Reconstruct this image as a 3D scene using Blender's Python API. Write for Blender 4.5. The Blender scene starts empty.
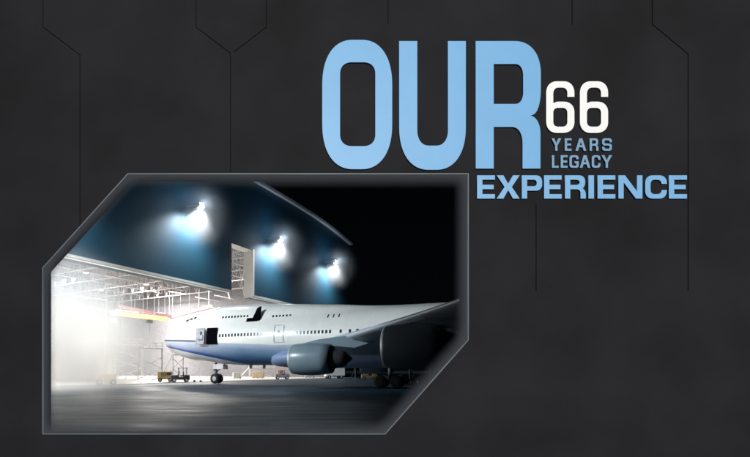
import bpy, bmesh, math, random
from mathutils import Vector, Matrix
random.seed(7)
scene = bpy.context.scene
COL = scene.collection
R = math.radians

# ------------------------------------------------------------ camera
F = 500.0                      # focal length in photo pixels (750 wide)
cam_d = bpy.data.cameras.new('camera'); cam = bpy.data.objects.new('camera', cam_d); COL.objects.link(cam)
cam.location = (0, 0, 1.7); cam.rotation_euler = (R(90), 0, 0)
cam_d.sensor_width = 36; cam_d.lens = F/750*36
cam_d.shift_x = (375-255)/750; cam_d.shift_y = (370-228.5)/750
cam_d.clip_start = 0.1; cam_d.clip_end = 2000
scene.camera = cam

# ------------------------------------------------------------ night sky
SUN_EL, SUN_AZ = 18, 6          # sun behind the camera, slightly to its right
w = bpy.data.worlds.new('World'); scene.world = w; w.use_nodes = True
nt = w.node_tree; bg = nt.nodes['Background']
sky = nt.nodes.new('ShaderNodeTexSky'); sky.sky_type = 'NISHITA'; sky.sun_disc = False
sky.sun_elevation = R(SUN_EL); sky.sun_rotation = R(180+SUN_AZ)
nt.links.new(sky.outputs[0], bg.inputs[0]); bg.inputs[1].default_value = 0.00025
sd = bpy.data.lights.new('sun', 'SUN'); sd.energy = 3.3; sd.angle = R(0.5); sd.color = (1.0, 0.985, 0.96)
sun = bpy.data.objects.new('sun', sd); COL.objects.link(sun)
sdir = Vector((-math.sin(R(SUN_AZ))*math.cos(R(SUN_EL)), math.cos(R(SUN_AZ))*math.cos(R(SUN_EL)), -math.sin(R(SUN_EL))))
sun.rotation_euler = sdir.to_track_quat('-Z', 'Y').to_euler(); sun.location = (5, -30, 20)
vs = scene.view_settings
vs.view_transform = 'Standard'; vs.look = 'None'; vs.gamma = 1; vs.exposure = 0; vs.use_curve_mapping = False
scene.cycles.max_bounces = 6; scene.cycles.volume_bounces = 1
scene.cycles.transparent_max_bounces = 16
scene.cycles.sample_clamp_indirect = 6

# ------------------------------------------------------------ helpers
def tag(o, label=None, cat=None, group=None, kind=None):
    if label: o['label'] = label
    if cat: o['category'] = cat
    if group: o['group'] = group
    if kind: o['kind'] = kind
    return o
def empty(name, loc=(0,0,0), rz=0, parent=None):
    o = bpy.data.objects.new(name, None); COL.objects.link(o)
    o.location = loc; o.rotation_euler = (0,0,rz); o.parent = parent
    o.empty_display_size = .2
    return o
def mat(name, col, rough=.5, metal=0, noise=None, scale=3, bump=0, bscale=20, emit=None, estr=0, spec=.5, coat=0):
    m = bpy.data.materials.new(name); m.use_nodes = True
    n = m.node_tree.nodes; l = m.node_tree.links; p = n['Principled BSDF']
    p.inputs['Base Color'].default_value = (*col, 1); p.inputs['Roughness'].default_value = rough
    p.inputs['Metallic'].default_value = metal; p.inputs['Specular IOR Level'].default_value = spec
    p.inputs['Coat Weight'].default_value = coat
    tc = n.new('ShaderNodeTexCoord')
    if noise is not None:
        t = n.new('ShaderNodeTexNoise'); t.inputs['Scale'].default_value = scale; t.inputs['Detail'].default_value = 6
        l.new(tc.outputs['Object'], t.inputs['Vector'])
        r = n.new('ShaderNodeMapRange'); r.inputs[1].default_value = .3; r.inputs[2].default_value = .7
        r.inputs[3].default_value = 1-noise; r.inputs[4].default_value = 1+noise
        l.new(t.outputs['Fac'], r.inputs[0])
        mx = n.new('ShaderNodeVectorMath'); mx.operation = 'SCALE'; mx.inputs[0].default_value = col
        l.new(r.outputs[0], mx.inputs['Scale']); l.new(mx.outputs[0], p.inputs['Base Color'])
    if bump:
        t2 = n.new('ShaderNodeTexNoise'); t2.inputs['Scale'].default_value = bscale; t2.inputs['Detail'].default_value = 4
        l.new(tc.outputs['Object'], t2.inputs['Vector'])
        b = n.new('ShaderNodeBump'); b.inputs['Strength'].default_value = bump; b.inputs['Distance'].default_value = .02
        l.new(t2.outputs['Fac'], b.inputs['Height']); l.new(b.outputs[0], p.inputs['Normal'])
    if emit:
        p.inputs['Emission Color'].default_value = (*emit, 1); p.inputs['Emission Strength'].default_value = estr
    return m
def link(name, bm, m, parent=None, smooth=False, recalc=True):
    if recalc: bmesh.ops.recalc_face_normals(bm, faces=bm.faces)
    me = bpy.data.meshes.new(name); bm.to_mesh(me); bm.free()
    for mm in (m if isinstance(m, (list, tuple)) else [m]): me.materials.append(mm)
    if smooth:
        for p in me.polygons: p.use_smooth = True
    o = bpy.data.objects.new(name, me); COL.objects.link(o); o.parent = parent
    return o
def box(bm, c, s, rot=None, mi=0):
    x, y, z = s[0]/2, s[1]/2, s[2]/2
    v = []
    for a in (-x, x):
        for b in (-y, y):
            for d in (-z, z):
                q = Vector((a, b, d))
                if rot is not None: q = rot @ q
                v.append(bm.verts.new(q+Vector(c)))
    for f in ((0,1,3,2),(4,6,7,5),(0,4,5,1),(2,3,7,6),(0,2,6,4),(1,5,7,3)):
        fc = bm.faces.new([v[i] for i in f]); fc.material_index = mi
    return v
def bar(bm, p, q, r=.05, n=6, r2=None):
    p = Vector(p); q = Vector(q); d = (q-p)
    if d.length < 1e-6: return
    d.normalize(); u = d.orthogonal().normalized(); v = d.cross(u); r2 = r if r2 is None else r2
    A = []; B = []
    for i in range(n):
        a = 2*math.pi*(i+.5)/n; k = u*math.cos(a)+v*math.sin(a)
        A.append(bm.verts.new(p+k*r)); B.append(bm.verts.new(q+k*r2))
    for i in range(n): bm.faces.new((A[i], A[(i+1)%n], B[(i+1)%n], B[i]))
    bm.faces.new(A[::-1]); bm.faces.new(B)
def loft(bm, rings, cap=True, closed=True, mi=0):
    V = [[bm.verts.new(p) for p in r] for r in rings]; n = len(V[0])
    for a, b in zip(V[:-1], V[1:]):
        for i in range(n if closed else n-1):
            f = bm.faces.new((a[i], a[(i+1)%n], b[(i+1)%n], b[i])); f.material_index = mi
    if cap: bm.faces.new(V[0][::-1]); bm.faces.new(V[-1])
    return V
def lathe_x(bm, prof, c, n=32, cap=True, sx=1):     # prof: (x, r), axis along local X through c
    rings = [[(c[0]+x, c[1]+r*math.cos(2*math.pi*i/n), c[2]+r*math.sin(2*math.pi*i/n)) for i in range(n)] for x, r in prof]
    return loft(bm, rings, cap)
def bevel(o, wd=.02, seg=2):
    m = o.modifiers.new('bevel', 'BEVEL'); m.width = wd; m.segments = seg; m.limit_method = 'ANGLE'; m.angle_limit = R(35)
    return o

# rounded polygons for the lettering, the wall and the frame; points (x, y[, ra[, rb]])
def rounded(pts, n=18, e=2.3):
    out = []; N = len(pts)
    for i in range(N):
        p = pts[i]; a = Vector(pts[i-1][:2]); b = Vector(p[:2]); c = Vector(pts[(i+1)%N][:2])
        if len(p) == 2 or p[2] == 0: out.append(b); continue
        ra = p[2]; rb = p[3] if len(p) > 3 else ra
        ea = (a-b).normalized()*ra; eb = (c-b).normalized()*rb
        for k in range(n+1):
            q_ = k/n; t = math.pi/2*(q_*q_*(3-2*q_)*.6+q_*.4)
            s_, c_ = math.sin(t)**(2/e), max(0, math.cos(t))**(2/e)
            # superellipse quarter: starts at b+ea, ends at b+eb
            out.append(b + ea*(1-s_) + eb*(1-c_))
    return out
def plate(name, loops, m, y0, y1, parent=None, bev=0):
    """flat pieces standing in the XZ plane, between depth y0 (front) and y1; loops: outlines and holes"""
    cu = bpy.data.curves.new(name, 'CURVE'); cu.dimensions = '2D'; cu.fill_mode = 'BOTH'
    for lp in loops:
        sp = cu.splines.new('POLY'); sp.points.add(len(lp)-1); sp.use_cyclic_u = True
        for i, q in enumerate(lp): sp.points[i].co = (q[0], q[1], 0, 1)
    th = (y1-y0)/2; cu.extrude = th-bev; cu.bevel_depth = bev; cu.bevel_resolution = 1; cu.offset = -bev
    t = bpy.data.objects.new(name+'_c', cu); COL.objects.link(t)
    bpy.context.view_layer.update()
    me = bpy.data.meshes.new_from_object(t.evaluated_get(bpy.context.evaluated_depsgraph_get()))
    bpy.data.objects.remove(t); bpy.data.curves.remove(cu)
    me.transform(Matrix.Translation((0, (y0+y1)/2, 0)) @ Matrix.Rotation(R(90), 4, 'X'))
    me.name = name; me.materials.clear(); me.materials.append(m)
    o = bpy.data.objects.new(name, me); COL.objects.link(o); o.parent = parent
    return o

# ------------------------------------------------------------ materials
M_panel = mat('charcoal_cladding', (.0122,.0126,.0148), .75, noise=.38, scale=1.7, bump=.03, bscale=25, spec=.15)
M_plinth = mat('charcoal_plinth', (.0122,.0124,.0140), .78, noise=.34, scale=1.7, bump=.02, bscale=25, spec=.12)
M_gap = mat('groove_black', (.0062,.0062,.0068), .9, spec=.1)
M_blue = mat('letter_blue', (.175,.43,.73), .45, noise=.03, scale=4, spec=.3)
M_blue2 = mat('letter_pale_blue', (.205,.45,.73), .45, noise=.05, scale=6, spec=.3)
M_blue3 = mat('letter_dusty_blue', (.185,.34,.50), .45, noise=.05, scale=6, spec=.3)
M_white_l = mat('letter_white', (.92,.92,.92), .45, noise=.01, spec=.3)
M_frame = mat('frame_metal', (.085,.102,.118), .5, metal=.0, noise=.2, scale=5)
M_steel = mat('steel_grey', (.5,.5,.53), .45, metal=.2, noise=.1, scale=1)
M_truss = mat('truss_white', (.52,.515,.54), .5, noise=.08, scale=.5)
M_dark = mat('dark_metal', (.03,.03,.035), .45, noise=.2, scale=2)
M_tyre = mat('tyre_rubber', (.018,.018,.02), .8, noise=.2, scale=6)
M_yellow = mat('yellow_paint', (.50,.37,.17), .45, noise=.12, scale=2)
M_red = mat('red_paint', (.55,.07,.08), .45, noise=.12, scale=1)
M_white = mat('white_paint', (.78,.78,.76), .4, noise=.04, scale=1)
M_navy = mat('navy_cladding', (.012,.066,.112), .6, noise=.12, scale=.12, bump=.1, bscale=2)
M_in = mat('interior_cladding', (.17,.17,.185), .7, noise=.15, scale=1.5, bump=.1, bscale=3)
M_roof = mat('roof_deck', (.14,.14,.165), .7, noise=.25, scale=.3)
M_glassd = mat('dark_glass', (.01,.012,.015), .12, spec=.6)
M_tan = mat('tan_paint', (.45,.22,.10), .6, noise=.2, scale=.6)

# ------------------------------------------------------------ ground
def ground_mat():
    m = mat('apron_concrete', (.06,.07,.08), .45, bump=.25, bscale=6, spec=.22)
    n = m.node_tree.nodes; l = m.node_tree.links; p = n['Principled BSDF']
    tc = n.new('ShaderNodeTexCoord')
    t = n.new('ShaderNodeTexNoise'); t.inputs['Scale'].default_value = .15; t.inputs['Detail'].default_value = 8
    t2 = n.new('ShaderNodeTexNoise'); t2.inputs['Scale'].default_value = 1.6; t2.inputs['Detail'].default_value = 6
    mp = n.new('ShaderNodeMapping'); mp.inputs['Rotation'].default_value[2] = R(-20); mp.inputs['Scale'].default_value = (.12, 1, 1)
    l.new(tc.outputs['Object'], t.inputs['Vector']); l.new(tc.outputs['Object'], mp.inputs['Vector']); l.new(mp.outputs[0], t2.inputs['Vector'])
    a = n.new('ShaderNodeMath'); a.operation = 'ADD'; l.new(t.outputs['Fac'], a.inputs[0]); l.new(t2.outputs['Fac'], a.inputs[1])
    r = n.new('ShaderNodeValToRGB'); r.color_ramp.elements[0].position = .7; r.color_ramp.elements[1].position = 1.3 if False else 1.0
    r.color_ramp.elements[0].color = (.003,.016,.032,1); r.color_ramp.elements[1].color = (.011,.034,.058,1)
    l.new(a.outputs[0], r.inputs[0])
    m2 = n.new('ShaderNodeMapping'); m2.inputs['Rotation'].default_value[2] = R(-56.2); l.new(tc.outputs['Object'], m2.inputs['Vector'])
    sp = n.new('ShaderNodeSeparateXYZ'); l.new(m2.outputs[0], sp.inputs[0]); js = []
    for k in (0, 1):
        pp = n.new('ShaderNodeMath'); pp.operation = 'PINGPONG'; pp.inputs[1].default_value = 3.75; l.new(sp.outputs[k], pp.inputs[0])
        lt = n.new('ShaderNodeMath'); lt.operation = 'GREATER_THAN'; lt.inputs[1].default_value = .035; l.new(pp.outputs[0], lt.inputs[0]); js.append(lt.outputs[0])
    mj = n.new('ShaderNodeMath'); mj.operation = 'MINIMUM'; l.new(js[0], mj.inputs[0]); l.new(js[1], mj.inputs[1])
    mk = n.new('ShaderNodeMapRange'); mk.inputs[3].default_value = .35; l.new(mj.outputs[0], mk.inputs[0])
    jv = n.new('ShaderNodeVectorMath'); jv.operation = 'SCALE'; l.new(r.outputs[0], jv.inputs[0]); l.new(mk.outputs[0], jv.inputs['Scale']); l.new(jv.outputs[0], p.inputs['Base Color'])
    mr = n.new('ShaderNodeMapRange'); mr.inputs[1].default_value = .8; mr.inputs[2].default_value = 1.2
    mr.inputs[3].default_value = .42; mr.inputs[4].default_value = .6
    l.new(a.outputs[0], mr.inputs[0]); l.new(mr.outputs[0], p.inputs['Roughness'])
    return m
bm = bmesh.new()
v = [bm.verts.new(p) for p in ((-700,-300,0),(700,-300,0),(700,1000,0),(-700,1000,0))]; bm.faces.new(v)
tag(link('apron_ground', bm, ground_mat()), 'dark concrete apron in front of the hangar', kind='structure')

bm = bmesh.new()
for A_, B_ in (((-9,25),(13,49)), ((-30,13),(4,24))):
    a_, b_ = Vector((*A_,.005)), Vector((*B_,.005)); nn = (b_-a_).normalized().cross(Vector((0,0,1)))*.16
    bm.faces.new([bm.verts.new(p) for p in (a_-nn, b_-nn, b_+nn, a_+nn)])
tag(link('taxi_line_paint', bm, mat('worn_line_paint', (.09,.13,.14), .6, noise=.5, scale=1.2)), 'worn pale guide lines painted on the apron', kind='structure')

# ------------------------------------------------------------ sign wall (stands 3 m in front of the camera)
D = 3.0; PX = D/F
def W(x, y, *r): return (round((x-255)*PX, 5), round(1.7+(370-y)*PX, 5), *[q*PX for q in r])
octa = [(128,174),(468,174),(468,340),(385,434),(43,434),(43,268)]
def groove(pts, w_=1.1):
    """thin closed outline around a polyline, in photo pixels"""
    L = []; Rr = []; n = len(pts)
    for i in range(n):
        p = Vector(pts[i])
        d1 = (Vector(pts[i])-Vector(pts[i-1])).normalized() if i else None
        d2 = (Vector(pts[i+1])-Vector(pts[i])).normalized() if i < n-1 else None
        if d1 is None: t = d2; s = 1
        elif d2 is None: t = d1; s = 1
        else: t = (d1+d2).normalized(); s = 1/max(.4, t.dot(d1))
        nn = Vector((-t.y, t.x))*w_/2*s
        L.append(p+nn); Rr.append(p-nn)
    return [W(q.x, q.y) for q in L+Rr[::-1]]
wall = empty('sign_wall', (0, 0, 0))
wall.location = (0, D, 0)
SPLIT = 292
outer_top = [W(x, y) for x, y in ((-20000,-11500),(20000,-11500),(20000,SPLIT),(468,SPLIT),(468,174),(128,174),(43,268),(43,SPLIT),(-20000,SPLIT))]
outer_bot = [W(x, y) for x, y in ((-20000,SPLIT),(43,SPLIT),(43,434),(385,434),(468,340),(468,SPLIT),(20000,SPLIT),(20000,652),(-20000,652))]
tops = -60
grooves = [
    [(43,tops),(43,27),(80,55),(80,226)],
    [(80,234),(80,227)],
    [(196,tops),(196,27),(230.5,53.5),(230.5,172)],
    [(266.5,tops),(266.5,27),(234,52)],
    [(388,tops),(388,24)],
    [(572,tops),(572,25)],
    [(536,204),(536,SPLIT-1)],
    [(652,tops),(652,24),(688,54),(688,SPLIT-1)],
]
grooves.pop(1)
loops = [outer_top] + [groove(g, .9) for i, g in enumerate(grooves)]
M_wall = M_panel
hole = [W(x, y) for x, y in octa]
outer_all = [W(x, y) for x, y in ((-20000,-11500),(20000,-11500),(20000,652),(-20000,652))]  # reaches far out of view to keep the sun off the hangar
plate('cladding', [outer_all, hole]+loops[1:], M_panel, 0, .0035, wall)
big = [W(x, y) for x, y in ((-20000,-11500),(20000,-11500),(20000,652),(-20000,652))]
hole = [W(x, y) for x, y in octa]
plate('backing_board', [big, hole], M_gap, .0038, .12, wall)
tag(wall, 'dark charcoal panelled wall with thin angular grooves around the window', 'wall')

# the window: thin metal frame and a pane with a grey vignette glow painted round its rim
def inset(pts, d):
    out = []; n = len(pts)
    for i in range(n):
        a, b, c = Vector(pts[i-1]), Vector(pts[i]), Vector(pts[(i+1)%n])
        d1 = (b-a).normalized(); d2 = (c-b).normalized()
        n1 = Vector((-d1.y, d1.x)); n2 = Vector((-d2.y, d2.x))
        t = (n1+n2); t = t/ t.dot(n1) 
        out.append(tuple(b+t*d))
    return out
win = empty('chamfered_window', (0, D, 0))
o_px = inset(octa, -.6); i_px = inset(octa, .7)
plate('frame', [[W(*p) for p in o_px], [W(*p) for p in i_px]], M_frame, -.0045, .02, win, bev=.001)
def vignette_mat():
    m = bpy.data.materials.new('rim_vignette_glass'); m.use_nodes = True
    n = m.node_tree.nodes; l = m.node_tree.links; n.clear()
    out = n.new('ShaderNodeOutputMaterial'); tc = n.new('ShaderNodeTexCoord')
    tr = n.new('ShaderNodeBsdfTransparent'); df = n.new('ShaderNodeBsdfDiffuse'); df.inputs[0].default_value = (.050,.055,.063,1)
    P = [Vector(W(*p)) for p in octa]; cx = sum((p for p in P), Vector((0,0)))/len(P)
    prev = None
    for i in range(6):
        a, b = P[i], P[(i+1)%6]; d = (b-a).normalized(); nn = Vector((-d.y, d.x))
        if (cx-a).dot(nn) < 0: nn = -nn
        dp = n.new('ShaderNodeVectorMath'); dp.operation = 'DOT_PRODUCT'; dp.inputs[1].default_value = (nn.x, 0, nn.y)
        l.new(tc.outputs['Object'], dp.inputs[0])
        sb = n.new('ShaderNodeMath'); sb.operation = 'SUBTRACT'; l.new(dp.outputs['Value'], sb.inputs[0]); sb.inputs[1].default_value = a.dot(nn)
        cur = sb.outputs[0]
        # vignette builds up per edge: product of clear fractions
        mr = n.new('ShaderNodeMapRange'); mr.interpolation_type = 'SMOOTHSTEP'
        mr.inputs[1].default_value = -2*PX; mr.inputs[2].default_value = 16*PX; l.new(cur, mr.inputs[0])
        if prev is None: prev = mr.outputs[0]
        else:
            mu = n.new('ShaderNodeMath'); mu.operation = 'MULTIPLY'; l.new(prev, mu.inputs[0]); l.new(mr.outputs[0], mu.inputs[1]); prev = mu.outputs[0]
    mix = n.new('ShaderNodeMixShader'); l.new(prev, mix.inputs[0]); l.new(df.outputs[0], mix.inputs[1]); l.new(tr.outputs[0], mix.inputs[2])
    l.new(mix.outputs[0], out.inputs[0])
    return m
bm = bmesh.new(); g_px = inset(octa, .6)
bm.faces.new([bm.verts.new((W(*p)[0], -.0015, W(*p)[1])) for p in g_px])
link('glass_pane', bm, vignette_mat(), win)
tag(win, 'window in the dark wall with cut corners, thin grey frame and painted vignette rim', 'window')

# ------------------------------------------------------------ lettering
FRONT = -.0095
def letters(word_name, label, specs, m, th=.008):
    root = empty(word_name, (0, D, 0)); big_ = word_name == 'large_lettering'
    for loops in specs:
        plate('letter', [rounded([W(*q) for q in lp], n=18 if big_ else 8) for lp in loops], m, -.0015-th, -.0015, root, bev=.0005 if big_ else 0)
    tag(root, label, 'sign lettering')
    return root
def gE(x0, x1, y0, y1, sv, sh, mid=.5, arm=.93):
    ym = y0+(y1-y0)*mid; xa = x0+(x1-x0)*arm
    return [[(x0,y0),(x1,y0),(x1,y0+sh),(x0+sv,y0+sh),(x0+sv,ym-sh/2),(xa,ym-sh/2),(xa,ym+sh/2),(x0+sv,ym+sh/2),(x0+sv,y1-sh),(x1,y1-sh),(x1,y1),(x0,y1)]]
def gL(x0, x1, y0, y1, sv, sh): return [[(x0,y0),(x0+sv,y0),(x0+sv,y1-sh),(x1,y1-sh),(x1,y1),(x0,y1)]]
def gI(x0, x1, y0, y1): return [[(x0,y0),(x1,y0),(x1,y1),(x0,y1)]]
def gY(x0, x1, y0, y1, s):
    c = (x0+x1)/2; ym = y0+(y1-y0)*.58; d = s*1.25
    return [[(x0,y0),(x0+d,y0),(c,ym-s*.9),(x1-d,y0),(x1,y0),(c+s/2,ym),(c+s/2,y1),(c-s/2,y1),(c-s/2,ym)]]
def gX(x0, x1, y0, y1, d):
    c = (x0+x1)/2; ym = (y0+y1)/2; h = d*.55; v = d*.48
    return [[(x0,y0),(x0+d,y0),(c,ym-v),(x1-d,y0),(x1,y0),(c+h,ym),(x1,y1),(x1-d,y1),(c,ym+v),(x0+d,y1),(x0,y1),(c-h,ym)]]
def gN(x0, x1, y0, y1, s):
    d = s*1.25
    return [[(x0,y0),(x0+d,y0),(x1-s,y1-(y1-y0)*.30),(x1-s,y0),(x1,y0),(x1,y1),(x1-d,y1),(x0+s,y0+(y1-y0)*.30),(x0+s,y1),(x0,y1)]]
def gA(x0, x1, y0, y1, s):
    c = (x0+x1)/2; h = (y1-y0); t = s*.62; d = s*1.1
    slope = (c-t-x0)/h                      # outer edge
    yb0 = y0+h*.56; yb1 = yb0+s*.85
    xi = lambda y: x0+d+(y1-y)*slope
    xr = lambda y: x1-d-(y1-y)*slope
    apex = y0+s*1.35
    return [[(c-t,y0),(c+t,y0),(x1,y1),(x1-d,y1),(xr(yb1),yb1),(xi(yb1),yb1),(x0+d,y1),(x0,y1)],
            [(c,apex),(xr(yb0),yb0),(xi(yb0),yb0)]]
def gP(x0, x1, y0, y1, sv, sh, r, leg=.62):
    yb = y0+(y1-y0)*leg
    return [[(x0,y0),(x1,y0,r),(x1,yb,r),(x0+sv,yb),(x0+sv,y1),(x0,y1)],
            [(x0+sv,y0+sh),(x1-sv,y0+sh,r*.5),(x1-sv,yb-sh,r*.5),(x0+sv,yb-sh)]]
def gR(x0, x1, y0, y1, sv, sh, r, leg=.60):
    yb = y0+(y1-y0)*leg; q = r*.6
    return [[(x0,y0),(x1-sv*.12,y0,r),(x1-sv*.12,yb-sh*.30,r,r*.6),(x1-sv*.55,yb-sh*.2),(x1,yb+sh*.5,r*.45,r*.45),(x1,y1),(x1-sv,y1),(x1-sv,yb,q),(x0+sv,yb),(x0+sv,y1),(x0,y1)],
            [(x0+sv,y0+sh),(x1-sv*1.1,y0+sh,q),(x1-sv*1.1,yb-sh,q),(x0+sv,yb-sh)]]
def gC(x0, x1, y0, y1, sv, sh, r, tr=.36, lo=.36):
    h = y1-y0; a = y0+h*tr; b = y1-h*lo; q = r*.55
    return [[(x1,a),(x1-sv,a),(x1-sv,y0+sh,q),(x0+sv,y0+sh,q),(x0+sv,y1-sh,q),(x1-sv,y1-sh,q),(x1-sv,b),(x1,b),(x1,y1,r),(x0,y1,r),(x0,y0,r),(x1,y0,r)]]
def gG(x0, x1, y0, y1, sv, sh, r):
    h = y1-y0; a = y0+h*.32; m_ = y0+h*.48; q = r*.55; xm = x0+(x1-x0)*.55
    return [[(x1,a),(x1-sv,a),(x1-sv,y0+sh,q),(x0+sv,y0+sh,q),(x0+sv,y1-sh,q),(x1-sv,y1-sh,q*.6),(x1-sv,m_+sh),(xm,m_+sh),(xm,m_),(x1,m_),(x1,y1,r*.8),(x0,y1,r),(x0,y0,r),(x1,y0,r)]]
def gS(x0, x1, y0, y1, sv, sh, r):
    h = y1-y0; ym = (y0+y1)/2; q = r*.5; a = y0+h*.32; b = y1-h*.32
    return [[(x1,a),(x1-sv,a),(x1-sv,y0+sh,q),(x0+sv,y0+sh,q),(x0+sv,ym-sh/2,q),(x1,ym-sh/2,r),(x1,y1,r),(x0,y1,r),(x0,b),(x0+sv,b),
             (x0+sv,y1-sh,q),(x1-sv,y1-sh,q),(x1-sv,ym+sh/2,q),(x0,ym+sh/2,r),(x0,y0,r),(x1,y0,r)]]
def g6(x0, x1, y0, y1, s, r):
    sh = s*.88
    yb = y0+20.3; ye = y0+15.5
    return [[(x1,ye),(x1-s,ye),(x1-s,y0+sh,r*.5),(x0+s,y0+sh,r*.5,r*.6),(x0+s,yb+1.5),(x0+s+3.6,yb,2.4,1.2),(x1,yb,r),(x1,y1,r,r*1.1),(x0,y1,r,r*1.1),(x0,y0,r*1.1,r),(x1,y0,r,r*1.1)][::1],
            [(x0+s,yb+sh,r*.45),(x1-s,yb+sh,r*.45),(x1-s,y1-sh,r*.45),(x0+s,y1-sh,r*.45)]]
O = [[(322,40.8,33,58),(391.8,40.8,58,33),(391.8,169.8,33,58),(322,169.8,58,33)],
     [(339.8,63.2,12),(374.9,63.2,12),(374.9,146.8,12),(339.8,146.8,12)]]
O = [[(322,40.8,46,31),(391.8,40.8,31,46),(391.8,169.8,46,31),(322,169.8,31,46)], O[1]]
U = [[(398.7,42),(416.8,42),(416.8,146.3,16,12),(447.3,146.3,12,16),(447.3,42),(465.2,42),(465.2,170.4,44,30),(398.7,170.4,30,44)]]
Rr_ = [[(475,42),(540,42,27,34),(540,115.8,28,10),(529.6,115.9),(539.6,121,9,14),(539.6,169.2),(521.7,169.2),(521.7,127.7,17,11),(493,127.7),(493,169.2),(475,169.2)],
       [(493,65),(522.3,65,8,12),(522.3,104.7,12,8),(493,104.7)]]
letters('large_lettering', 'huge condensed light blue letters OUR above the window', [O, U, Rr_], M_blue)
letters('number_lettering', 'white number 66 to the right of the huge blue letters',
        [g6(545.3,573.4,82.2,133.6,7.0,11), g6(578.9,607,82.2,133.6,7.0,11)], M_white_l)
y0, y1 = 139, 151.4
letters('small_lettering', 'small dusty blue letters YEARS directly under the white number',
        [gY(550.5,560.3,y0,y1,2.3), gE(563.8,570.6,y0,y1,2.3,2.0), gA(574.4,585.2,y0,y1,2.3), gR(588.6,597.4,y0,y1,2.3,2.0,3), gS(601,610.8,y0,y1,2.3,2.0,3)], M_blue3)
y0, y1 = 155.9, 168.4
letters('small_lettering', 'small dusty blue letters LEGACY in the row below YEARS',
        [gL(551,557.8,y0,y1,2.3,2.0), gE(559.8,566.7,y0,y1,2.3,2.0), gG(568.5,577.7,y0,y1,2.3,2.0,3.2), gA(578.8,589.3,y0,y1,2.3), gC(590.7,599.4,y0,y1,2.3,2.0,3.2), gY(600.4,611,y0,y1,2.3)], M_blue3)
y0, y1 = 175.9, 199.1
letters('wide_lettering', 'wide pale blue letters EXPERIENCE in the lowest row of text',
        [gE(476.4,494.2,y0,y1,5.3,4.4), gX(496,518.8,y0,y1,6.6), gP(521,541.2,y0,y1,5.3,4.4,6.5,.66), gE(543.2,560.7,y0,y1,5.3,4.4),
         gR(564,584.8,y0,y1,5.3,4.4,6.5), gI(587.4,592.9,y0,y1), gE(596.5,614.2,y0,y1,5.3,4.4), gN(617.3,641.2,y0,y1,5.2),
         gC(644,665.6,y0,y1,5.3,4.4,8,.37,.37), gE(667.6,685.6,y0,y1,5.3,4.4)], M_blue2)

# ------------------------------------------------------------ hangar
PH = R(56.2); HP = Vector((-3.79, 75.8)); HDv = Vector((math.cos(PH), math.sin(PH))); HIn = Vector((-math.sin(PH), math.cos(PH)))
hangar = empty('hangar', (HP.x, HP.y, 0), PH)     # local x: along the facade, local y: into the building
U0, U1, DEP = -75.0, 45.5, 78.0
def roof_z(u):
    pts = [(-75,29.5),(-60,31.2),(-40,32),(8.6,32.2),(18.2,32.1),(28,31.8),(35,31.3),(45.5,30.1)]
    for (a, za), (b, zb) in zip(pts[:-1], pts[1:]):
        if u <= b: return za+(zb-za)*(u-a)/(b-a)
    return pts[-1][1]
HB, ST = 13.5, 21.0; S0, S1 = .4, 6.2; TH = 1.8
def header():
    bm = bmesh.new()
    us = [U0]+[U0+(i)*5 for i in range(1, 24)]+[U1]
    us = sorted(set([u for u in us if not (S0-2 < u < S1+2)]+[S0, S1, 34.9]))
    for a, b in zip(us[:-1], us[1:]):
        zb = ST if (a >= S0-.01 and b <= S1+.01) else HB
        for yy, mi in ((0, 0), (TH, 1)):
            f = bm.faces.new([bm.verts.new(p) for p in ((a,yy,zb),(b,yy,zb),(b,yy,roof_z(b)),(a,yy,roof_z(a)))]); f.material_index = mi
        f = bm.faces.new([bm.verts.new(p) for p in ((a,0,zb),(b,0,zb),(b,TH,zb),(a,TH,zb))]); f.material_index = 0 if zb < 20 else 1
        if zb < 20: f2 = bm.faces.new([bm.verts.new(p) for p in ((a,-.05,zb-.03),(b,-.05,zb-.03),(b,.55,zb-.03),(a,.55,zb-.03))]); f2.material_index = 1
        f = bm.faces.new([bm.verts.new(p) for p in ((a,0,roof_z(a)),(b,0,roof_z(b)),(b,TH,roof_z(b)),(a,TH,roof_z(a)))]); f.material_index = 0
    for u in (S0, S1):
        f = bm.faces.new([bm.verts.new(p) for p in ((u,0,HB),(u,TH,HB),(u,TH,ST),(u,0,ST))]); f.material_index = 1
    bmesh.ops.remove_doubles(bm, verts=bm.verts, dist=1e-4)
    return link('door_header', bm, [M_navy, M_white], hangar)
header()
# white strips painting light along the opening's edge, and the bright coping on the roof edge
bm = bmesh.new()
for a, b in ((U0, S0-.25), (S1+.25, U1)): box(bm, ((a+b)/2, -.06, HB+.18), (b-a, .115, .30))
for u in (S1+.125,): box(bm, (u, -.06, (HB+ST)/2+.2), (.25, .115, ST-HB+.1))
link('lit_edge_strip', bm, M_white, hangar)
bm = bmesh.new()
prev = None; n = 60
for i in range(n):
    a = U0+(U1-U0)*i/n; b = U0+(U1-U0)*(i+1)/n
    rings = []
    for u in (a, b):
        z = roof_z(u); rings.append([(u,-.75,z-.12),(u,.2,z-.12+.122),(u,.2,z+.35),(u,-.75,z+.35)])
    loft(bm, rings, cap=(True))
bmesh.ops.remove_doubles(bm, verts=bm.verts, dist=1e-4)
link('roof_coping', bm, mat('coping_white', (.9,.9,.9), .5), hangar)
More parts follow.
